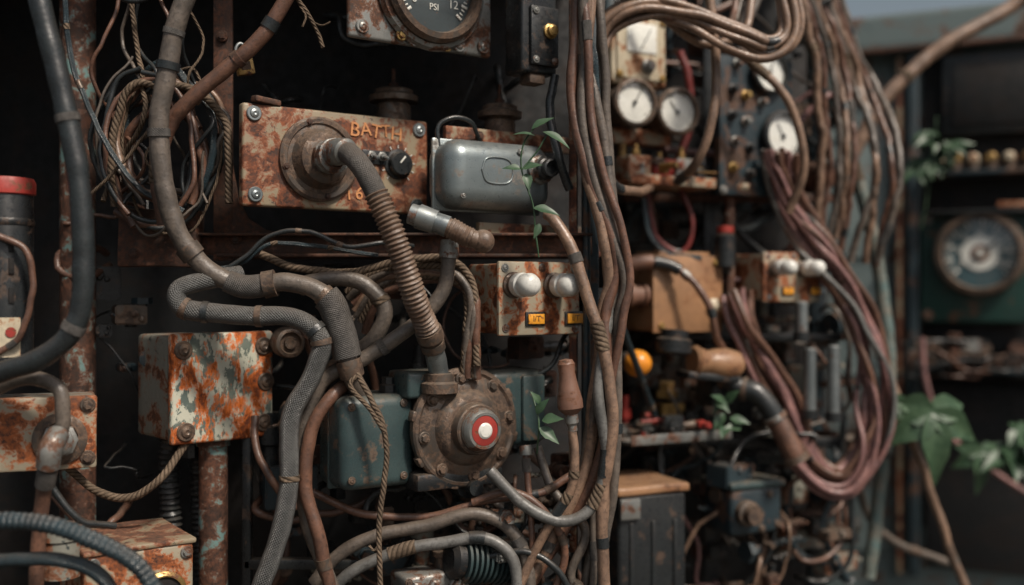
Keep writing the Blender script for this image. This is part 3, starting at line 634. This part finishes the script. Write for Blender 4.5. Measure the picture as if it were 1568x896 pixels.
lathe('rust_pipe', r2, (425, 440, -60), [(10, 0), (10, 280), (0, 280)], 'rustpipe', UP, 14)

mb = group('meter_box', (243, 390, 463), 30)
box('body', mb, (0, 30, 0), (128, 60, 136), 'cream', 6, 3, warp=1)
box('face', mb, (0, -3, 2), (112, 6, 120), 'cream', 3)
box('window', mb, (0, -7, 20), (70, 4, 56), 'dial', 2)
box('needle', mb, (8, -10, 18), (2, 1, 46), 'black', .3, rot=(0, 30, 0))
lathe('knob', mb, (14, -6, -32), [(14, 0), (14, 6), (9, 8), (9, 16), (0, 16)], 'galv', segs=20)
bolts('screws', mb, [(-50, -6, 54), (50, -6, 54), (-50, -6, -52), (50, -6, -52)], 5, 'brass')

tg = group('twin_pressure_gauge', (260, 370, 348), 22)
gauge(tg, (-40, -10, 5), 42, 'dial', 'dmetal', 30, None, 'black', 60, n=16, tk=.7)
gauge(tg, (51, -10, -6), 42, 'dial', 'dmetal', -40, None, 'black', 60, n=16, tk=.7)
box('manifold', tg, (0, 50, -50), (130, 40, 30), 'rustor', 5, 2)
box('bracket', tg, (0, 60, 0), (170, 10, 90), 'black', 2)
lathe('stem', tg, (-38, 40, -60), [(9, 0), (9, -40), (14, -42), (14, -56), (0, -56)], 'brass', UP, 12)

tr = group('relay_shelf', (289, 400, 204), 28)
box('tray', tr, (0, 0, 0), (210, 90, 8), 'rustor', 2)
box('tray_lip', tr, (0, -46, 5), (210, 4, 18), 'rustor', 1)
for i, (x, w, h, m_) in enumerate(((-70, 50, 46, 'rustor'), (-15, 44, 34, 'red'), (36, 40, 46, 'galv'), (80, 34, 30, 'black'))):
    box('relay_%d' % (i+1), tr, (x, 0, h/2+6), (w, 50, h), m_, 3); lathe('relay_post_%d' % (i+1), tr, (x, -10, h+6), [(8, 0), (8, 10), (5, 12), (5, 22), (0, 22)], 'brass', UP, 8)
clutter('relay_fittings', 210, 370, 212, 250, 340, 385, 12, ['galv', 'black', 'red', 'brass'], .5)
lathe('fuse', tr, (120, -40, 0), [(11, 0), (11, 26), (8, 28), (8, 44), (0, 44)], 'cream', (0, 0, 60), 18)

gp = group('gauge_panel', (476, 430, 330), 26)
box('plate', gp, (0, 10, 0), (178, 20, 286), 'navy', 4, 2, warp=1)
gauge(gp, (22, -8, 98), 40, 'dial', 'black', 20, None, 'black', 30, n=16, tk=.7)
gauge(gp, (54, -8, -24), 46, 'dial', 'black', -30, None, 'black', 30, n=16, tk=.7)
for i, (x, z) in enumerate(((-50, 110), (-60, 60), (-30, 50), (-62, 10), (-30, 0), (-55, -40), (-20, -50), (-60, -90), (-20, -100), (30, -100), (10, 40))):
    lathe('knob_%d' % (i+1), gp, (x, 0, z), [(10, 0), (10, 5), (7, 6), (7, 16), (5, 18), (0, 18)], ('galv', 'black', 'brass', 'black', 'galv')[i % 5], segs=14)
bolts('bolts', gp, [(-80, 0, 134), (80, 0, 134), (-80, 0, -134), (80, 0, -134)], 6, 'galv')

tb = group('transformer_box', (335, 385, -3), 28)
box('body', tb, (0, 55, 0), (158, 110, 140), 'tan', 9, 4)
box('lid_rim', tb, (0, 3, 0), (164, 8, 146), 'tan', 3)
box('top_vent', tb, (0, 50, 76), (120, 80, 10), 'tan', 3)
bolts('screws', tb, [(-64, -2, 60), (64, -2, 60), (-64, -2, -60), (64, -2, -60)], 5, 'brass')
lathe('side_socket', tb, (-79, 30, -2), [(24, 0), (24, 10), (19, 12), (19, 30), (24, 32), (24, 44), (0, 46)], 'wood', (0, 0, -90), 26)
lathe('terminal', tb, (56, 0, -22), [(14, 0), (14, 10), (11, 12), (0, 20)], 'cream', segs=18)
cable('electrical_cable', [(205, 340, 50), (250, 340, 56), (300, 345, 48), (336, 335, 20), (366, 330, -30), (380, 340, -80), (400, 370, -110)], 7, 'brown', cuffs=[(0, .22, 2., 'wood'), (.22, .40, 1.7, 'rubber'), (.4, .46, 1.3, 'galv')])

ob = group('orange_indicator_lamp', (230, 320, -130), 20)
lathe('base', ob, (0, 20, 0), [(0, -30), (18, -30), (20, 0), (24, 4), (24, 10), (18, 12)], 'black', segs=24)
lathe('lens', ob, (0, 12, 0), [(21, 0), (25, 8), (25, 20), (20, 32), (11, 39), (0, 41)], 'orange', segs=28)

sc = group('pump_lever', (380, 350, -132), 20, roll=6)
lathe('body', sc, (0, 0, 0), [(0, -56), (16, -54), (26, -44), (30, -20), (28, 0), (22, 20), (26, 36), (30, 44), (24, 50), (0, 46)], 'tan', (0, 0, -90), 28)
box('cradle', sc, (-10, 6, -26), (110, 50, 14), 'black', 4)
lathe('pump_head', sc, (-86, 10, 10), [(30, 0), (34, 4), (34, 26), (26, 30), (26, 44), (0, 46)], 'black', (-90, 0, 0), 26)

st = group('fitting_tray', (292, 390, -275), 26)
box('tray', st, (0, 0, 0), (225, 110, 6), 'galv', 2)
box('lip', st, (0, -56, 6), (225, 4, 18), 'galv', 1)
clutter('tray_fittings', 210, 370, -262, -235, 350, 430, 20, ['galv', 'black', 'red', 'dmetal'], .6)

cable('elbow_pipe', [(400, 390, -160), (430, 380, -180), (464, 370, -192), (501, 365, -246), (535, 360, -318)], 20, 'rubber', ties=False, segs=20, ds=3, wob=0, cuffs=[(0, .08, 1.15, 'dmetal'), (.2, .26, 1.18, 'dmetal'), (.56, .62, 1.2, 'galv'), (.62, .95, 1.02, 'brown'), (.94, 1, 1.2, 'dmetal')])

ba = group('lead_battery', (250, 250, -349), 24)
box('case', ba, (0, 75, -130), (140, 150, 246), 'black', 8, 3)
box('lid', ba, (0, 75, 0), (150, 160, 16), 'tan', 5, 3, warp=1.5)
for i, x in enumerate((-45, 0, 45)): box('rib_%d' % i, ba, (x, -1, -150), (8, 6, 190), 'black', 2)
box('clamp', ba, (-50, -4, -30), (40, 10, 36), 'galv', 3)

bl = group('blue_pump_unit', (464, 390, -415), 26)
box('case', bl, (0, 40, 0), (120, 90, 90), 'navy', 10, 3)
box('cover', bl, (0, 40, 50), (130, 100, 14), 'teal', 5, 2)
lathe('inlet', bl, (-30, -6, 0), [(24, 0), (24, 14), (18, 16), (18, 34), (0, 34)], 'dmetal', segs=22)
bolts('bolts', bl, [(30, -6, 30), (50, -6, -30), (10, -6, -34)], 5)

for x, z, h in ((576, -230, 120), (622, -235, 130), (560, -80, 60)):
    g = group('sight_tube', (x, 420, z)); lathe('tube', g, (0, 0, 0), [(0, 0), (12, 0), (12, h), (9, h+3), (0, h+3)], 'steel', UP, 20); lathe('collar', g, (0, 0, 0), [(16, -14), (16, 4), (0, 4)], 'black', UP, 20)
g = group('red_capped_canister', (412, 420, 50))
lathe('body', g, (0, 0, 0), [(0, 0), (20, 0), (20, 60), (14, 64), (0, 64)], 'black', UP, 24); lathe('cap', g, (0, 0, 64), [(14, 0), (16, 2), (16, 14), (0, 16)], 'red', UP, 24)

clutter('pipe_fittings', 240, 680, -560, 0, 500, 620, 95, ['black', 'navy', 'dmetal', 'rust', 'greybox', 'galv'], 1.3)
clutter('pipe_fittings', 250, 640, 40, 600, 540, 660, 55, ['black', 'navy', 'rust', 'black', 'dmetal'], 1.3)
clutter('pipe_fittings', 230, 560, -240, -170, 400, 460, 14, ['black', 'galv', 'brass', 'dmetal', 'black'], .8)
clutter('pipe_fittings', 330, 560, -560, -300, 400, 460, 24, ['black', 'navy', 'dmetal', 'rust'], 1.)
tangle('loose_wires', 220, 660, -560, 600, 450, 560, 42, ['rubber', 'brown', 'brown', 'bluer', 'hose', 'rubber', 'pink'], (3, 4, 5, 7), (140, 420))
tangle('loose_wires', 230, 560, -560, -180, 380, 440, 12, ['rubber', 'brown', 'bluer', 'hose', 'tanc'], (3, 4, 5), (140, 320))

bundle('cable_bundle', [(126, 60, 230), (132, 120, 325), (150, 150, 428), (219, 150, 470), (301, 150, 462), (372, 150, 428), (432, 160, 410), (472, 170, 445), (464, 180, 540)], 6, 20, 7, ['tanc', 'brown', 'tanc'], wob=9, ties=1)
bundle('cable_bundle', [(160, 100, 540), (240, 150, 490), (330, 200, 440), (400, 260, 470), (440, 300, 560)], 5, 24, 7, ['tanc', 'brown', 'hose'], wob=9)
cable('electrical_cable', [(259, 320, 560), (355, 320, 466), (439, 320, 424), (509, 320, 346), (540, 330, 238), (520, 360, 150)], 8, 'tanc')
cable('electrical_cable', [(339, 200, 530), (352, 200, 380), (339, 200, 279), (318, 220, 223), (300, 300, 200)], 8, 'tanc')
cable('electrical_cable', [(140, 40, 290), (150, 60, 220), (166, 100, 175), (215, 180, 172), (250, 300, 190)], 8, 'tanc')
cable('electrical_cable', [(328, 440, 470), (344, 440, 420), (346, 440, 330), (320, 430, 250)], 8, 'redc')
cable('electrical_cable', [(262, 430, 200), (280, 430, 110), (330, 430, 80), (352, 430, 130), (330, 430, 200)], 5, 'redc')
cable('electrical_cable', [(250, 390, 180), (262, 385, 110), (300, 380, 74), (360, 400, 66)], 6, 'bluer')
cable('electrical_cable', [(160, 100, 10), (190, 200, -60), (250, 330, -190), (270, 380, -240)], 6, 'bluer')
for i in range(9):
    x = 600+i*20; cable('electrical_cable', [(x-110, 400+i*18, 680), (x-40, 420+i*18, 560-i*8), (x-5, 440+i*18, 440), (x+10+R.uniform(-15, 15), 480, 260), (x+R.uniform(-20, 10), 520, 60)], R.uniform(5, 8), ('tanc', 'brown', 'hose')[i % 3], wob=8)
bundle('wire_harness', [(512, 400, 270), (514, 410, 240), (536, 430, 164), (616, 440, 61), (684, 450, -54), (716, 450, -182), (703, 450, -297), (648, 450, -372), (586, 450, -342), (541, 435, -252), (488, 410, -163), (443, 390, -67), (430, 400, 0)], 15, 30, 6.5, ['pink', 'pink', 'grey', 'brown', 'pink'], wob=13, twist=1.6, ties=1)
cable('patina_pipe', [(570, 600, 700), (634, 600, 506), (696, 600, 341), (748, 600, 162), (781, 600, -3), (795, 600, -182), (778, 600, -374), (751, 600, -600)], 14, 'patina', segs=16, wob=3)
cable('plant_stalk', [(560, 540, 200), (595, 540, 132), (710, 540, -30), (798, 550, -232), (872, 560, -435), (960, 560, -680)], 9, 'tanc', wob=4)
cable('curved_pipe', [(1260, 800, 745), (1134, 800, 648), (1014, 800, 582), (909, 800, 500), (826, 800, 402), (771, 800, 282), (744, 800, 120)], 16, 'tanc', segs=16, wob=3)

# ------------------------------------------------------------------ far cabinet (end wall)
fc = group('equipment_cabinet', (1098, 1120, 0), -25)
box('wall', fc, (-60, 60, -300), (1000, 12, 1990), 'slate', 3)
box('wall_right', fc, (640, 60, -300), (380, 12, 2300), 'slate', 3)
box('top_beam', fc, (60, 20, 690), (1300, 60, 90), 'slate', 4, warp=2)
box('beam_lip', fc, (60, -12, 640), (1300, 16, 14), 'rust', 3)
box('door_post', fc, (-85, 30, -60), (14, 40, 1370), 'rustpl', 3)
box('door_post_2', fc, (-50, 20, -60), (26, 40, 1370), 'navy', 3)
box('door_panel', fc, (-250, 46, -100), (260, 12, 1200), 'slate', 4)
for i, z in enumerate((420, 100, -220)): box('door_panel_rib_%d' % i, fc, (-250, 37, z), (220, 6, 12), 'slate', 2)
box('recess_back', fc, (240, 48, 0), (540, 8, 1240), 'dark', 2)
box('screen_frame', fc, (180, 20, 510), (320, 30, 210), 'black', 6)
box('screen', fc, (180, 2, 510), (270, 6, 160), 'dark', 3)
box('shelf_upper', fc, (190, 0, 305), (420, 80, 12), 'navy', 2)
for i in range(7):
    lathe('knob_%d' % (i+1), fc, (10+i*42, -10, 342), [(15, -20), (15, 0), (11, 4), (11, 22), (7, 26), (0, 26)], 'brass' if i % 2 else 'cream', segs=16)
    lathe('knob_base_%d' % (i+1), fc, (10+i*42, -10, 312), [(17, 0), (17, 16), (12, 18), (12, 36), (0, 36)], 'dmetal', UP, 14)
box('warning_strip', fc, (190, -20, 222), (80, 6, 14), 'rustor', 2)
box('shelf_mid', fc, (190, 0, 205), (420, 80, 10), 'black', 2)
box('shelf_lower', fc, (190, -10, -196), (430, 120, 14), 'navy', 2)
box('lower_door', fc, (190, 30, -480), (420, 16, 480), 'dark', 5)
g2 = group('dial_plate', (110, 0, 66), 0, parent=fc)
box('plate', g2, (0, 14, 0), (290, 20, 290), 'green', 8, 3)
gauge(g2, (0, -4, 34), 100, 'diale', 'dmetal', 60, ['0', '20', '40', '60', '80', '100', '120'], 'mark', 16, 30, 'mark', tk=1.2)
lathe('inner_ring', g2, (0, -4, 34), [(44, 6.5), (44, 9), (0, 9.5)], 'dial', segs=36)
lathe('inner_disc', g2, (0, -4, 34), [(22, 9.6), (22, 11), (0, 11.5)], 'wood', segs=30)
box('pointer', g2, (16, -18, 46), (7, 3, 56), 'black', 1, rot=(0, 55, 0))
bolts('bolts', g2, [(-125, 3, 125), (125, 3, 125), (-125, 3, -125), (125, 3, -125)], 9, 'galv')
clutter('shelf_fittings', 1010, 1300, -185, -130, 1000, 1080, 26, ['black', 'dmetal', 'galv', 'rust'], 1., -20)
tangle('loose_wires', 1000, 1300, -190, -140, 960, 1000, 7, ['rubber', 'brown', 'rubber'], (3, 4, 5))
cable('electrical_cable', [(1000, 950, -110), (1010, 950, -220), (1060, 950, -340), (1180, 940, -440), (1300, 930, -520)], 7, 'pink')
cable('electrical_cable', [(700, 560, -300), (780, 700, -480), (860, 760, -560), (1000, 800, -620)], 9, 'hose')

# ------------------------------------------------------------------ plants
def leaf(bm, pos, d, nrm, L, W, curl=.25):
    d = Vector(d).normalized(); nrm = Vector(nrm).normalized(); s = d.cross(nrm).normalized(); nrm = s.cross(d)
    prof = [0, .5, .85, 1., .95, .75, .5, .25, .0]; rows = []; n = len(prof)-1
    for i, w in enumerate(prof):
        t = i/n; c = Vector(pos)+d*L*t-nrm*curl*L*t*t
        rows.append([bm.verts.new((c+s*W*.5*w*q*(1+R.uniform(-.1, .1))+nrm*abs(q)*W*.16*w)*S) for q in (-1, -.5, 0, .5, 1)] if 0 < w else [bm.verts.new(c*S)])
    for a, b in zip(rows, rows[1:]):
        if len(a) == 1:
            for k in range(4): bm.faces.new((a[0], b[k+1], b[k]))
        elif len(b) == 1:
            for k in range(4): bm.faces.new((a[k], a[k+1], b[0]))
        else:
            for k in range(4): bm.faces.new((a[k], a[k+1], b[k+1], b[k]))
def lobed(bm, pos, d, nrm, L):
    d = Vector(d).normalized(); nrm = Vector(nrm).normalized(); s = d.cross(nrm).normalized(); nrm = s.cross(d)
    for a in (-105, -58, 0, 58, 105):
        k = 1-.35*abs(a)/100; dd = d*math.cos(rad(a))+s*math.sin(rad(a))
        leaf(bm, Vector(pos)-dd*L*.06, dd, nrm+Vector((R.uniform(-.15, .15),)*3), L*k, L*.42, .4)
def plant(name, specs, stems=(), lob=False):
    bm = bmesh.new()
    for s in specs: (lobed if lob else leaf)(bm, *s)
    me = bpy.data.meshes.new('leaves'); bm.to_mesh(me); bm.free()
    g = group(name, (0, 0, 0)); fin('leaves', me, 'leaf', g, sharp=0)
    for i, st_ in enumerate(stems): sweep('stem_%d' % i, st_, 1.3, 'leaf', parent=g, segs=6, ds=5, wob=2)
plant('climbing_vine', [((34, -92, 226), (-.6, -.2, .15), (0, -.5, 1), 34, 13), ((44, -92, 232), (.9, -.2, -.35), (.2, -.6, .9), 46, 20), ((28, -92, 236), (.7, -.2, .5), (0, -.7, .7), 36, 14), ((14, -92, 178), (-1, -.2, .2), (0, -.7, .7), 28, 14), ((14, -92, 178), (.8, -.3, .3), (0, -.7, .7), 30, 16), ((30, -92, 122), (.9, -.2, -.1), (0, -.7, .8), 40, 18), ((20, -92, 172), (.2, -.4, -.8), (.2, -1, .2), 26, 15), ((40, -92, 100), (-.3, -.3, -.9), (.2, -1, .1), 24, 12)],
      [[(38, -86, 245), (16, -92, 214), (14, -92, 178), (30, -92, 130), (34, -92, 90), (40, -92, 50)], [(14, -92, 178), (36, -92, 205), (50, -92, 228)]])
plant('climbing_vine', [((44, -50, -190), (.7, -.4, .2), (0, -.8, .6), 34, 18), ((40, -50, -200), (.8, -.4, -.5), (0, -.8, .6), 38, 18), ((36, -50, -180), (.5, -.4, .8), (0, -.8, .6), 30, 15), ((42, -50, -165), (-.5, -.4, .8), (0, -.8, .6), 24, 12)], [[(30, -30, -150), (40, -50, -190), (36, -40, -240)]])
plant('climbing_vine', [((410+R.uniform(-30, 50), 355, -215+R.uniform(-40, 25)), (R.uniform(-1, 1), -.4, R.uniform(-1, .5)), (0, -.8, .7), 38, 20) for i in range(8)])
plant('broadleaf_plant', [((845, 500, -242), (.05, -.35, -1), (0, -.75, .6), 150), ((790, 520, -228), (-.7, -.3, -.6), (0, -.7, .7), 80)], [[(800, 555, -225), (830, 520, -220), (845, 500, -250)]], True)
plant('broadleaf_plant', [((1130+R.uniform(-70, 90), 800, -345+R.uniform(-50, 40)), (R.uniform(-.8, .8), -.3, R.uniform(-1, .2)), (0, -.6, .8), 100) for i in range(6)], (), True)
plant('ivy_plant', [((1000+R.uniform(-42, 50), 880+R.uniform(-20, 20), 335+R.uniform(-40, 40)), (R.uniform(-1, 1), -.4, R.uniform(-1, .6)), (R.uniform(-.3, .3), -.7, .7), R.uniform(40, 66)) for i in range(14)], [[(1010, 880, 420), (1000, 880, 340), (985, 880, 220), (970, 880, 150)]], True)

# ------------------------------------------------------------------ light, sky, camera
w = bpy.data.worlds.new('World'); scene.world = w; w.use_nodes = True
t = w.node_tree; bg = t.nodes['Background']; sky = t.nodes.new('ShaderNodeTexSky'); sky.sky_type = 'NISHITA'; sky.sun_disc = False
el, az = 50, 140     # sun elevation; azimuth clockwise from +Y
sky.sun_elevation = rad(el); sky.sun_rotation = rad(az); sky.dust_density = 5; sky.air_density = 1.; sky.ozone_density = 1
hs_ = t.nodes.new('ShaderNodeHueSaturation'); hs_.inputs['Saturation'].default_value = .55; hs_.inputs['Hue'].default_value = .475; hs_.inputs['Value'].default_value = 1.1   # thin overcast
t.links.new(sky.outputs[0], hs_.inputs['Color']); t.links.new(hs_.outputs[0], bg.inputs[0]); bg.inputs[1].default_value = .075
sl = bpy.data.lights.new('sun', 'SUN'); sl.energy = 3.9; sl.angle = rad(8); sl.color = (1, .90, .78)
so = bpy.data.objects.new('sun', sl); COL.objects.link(so)
dirv = Vector((math.sin(rad(az))*math.cos(rad(el)), math.cos(rad(az))*math.cos(rad(el)), math.sin(rad(el))))
so.rotation_euler = dirv.to_track_quat('Z', 'Y').to_euler(); so.location = dirv*5
scene.view_settings.view_transform = 'Standard'; scene.view_settings.look = 'None'; scene.view_settings.exposure = 0
cd = bpy.data.cameras.new('camera'); cam = bpy.data.objects.new('camera', cd); COL.objects.link(cam); scene.camera = cam
cam.location = (0, -1.6, 0); cam.rotation_euler = (rad(90), 0, 0); cd.lens = 36.73; cd.sensor_width = 36; cd.clip_start = .05; cd.clip_end = 500
cd.dof.use_dof = True; cd.dof.focus_distance = 1.53; cd.dof.aperture_fstop = 1.15
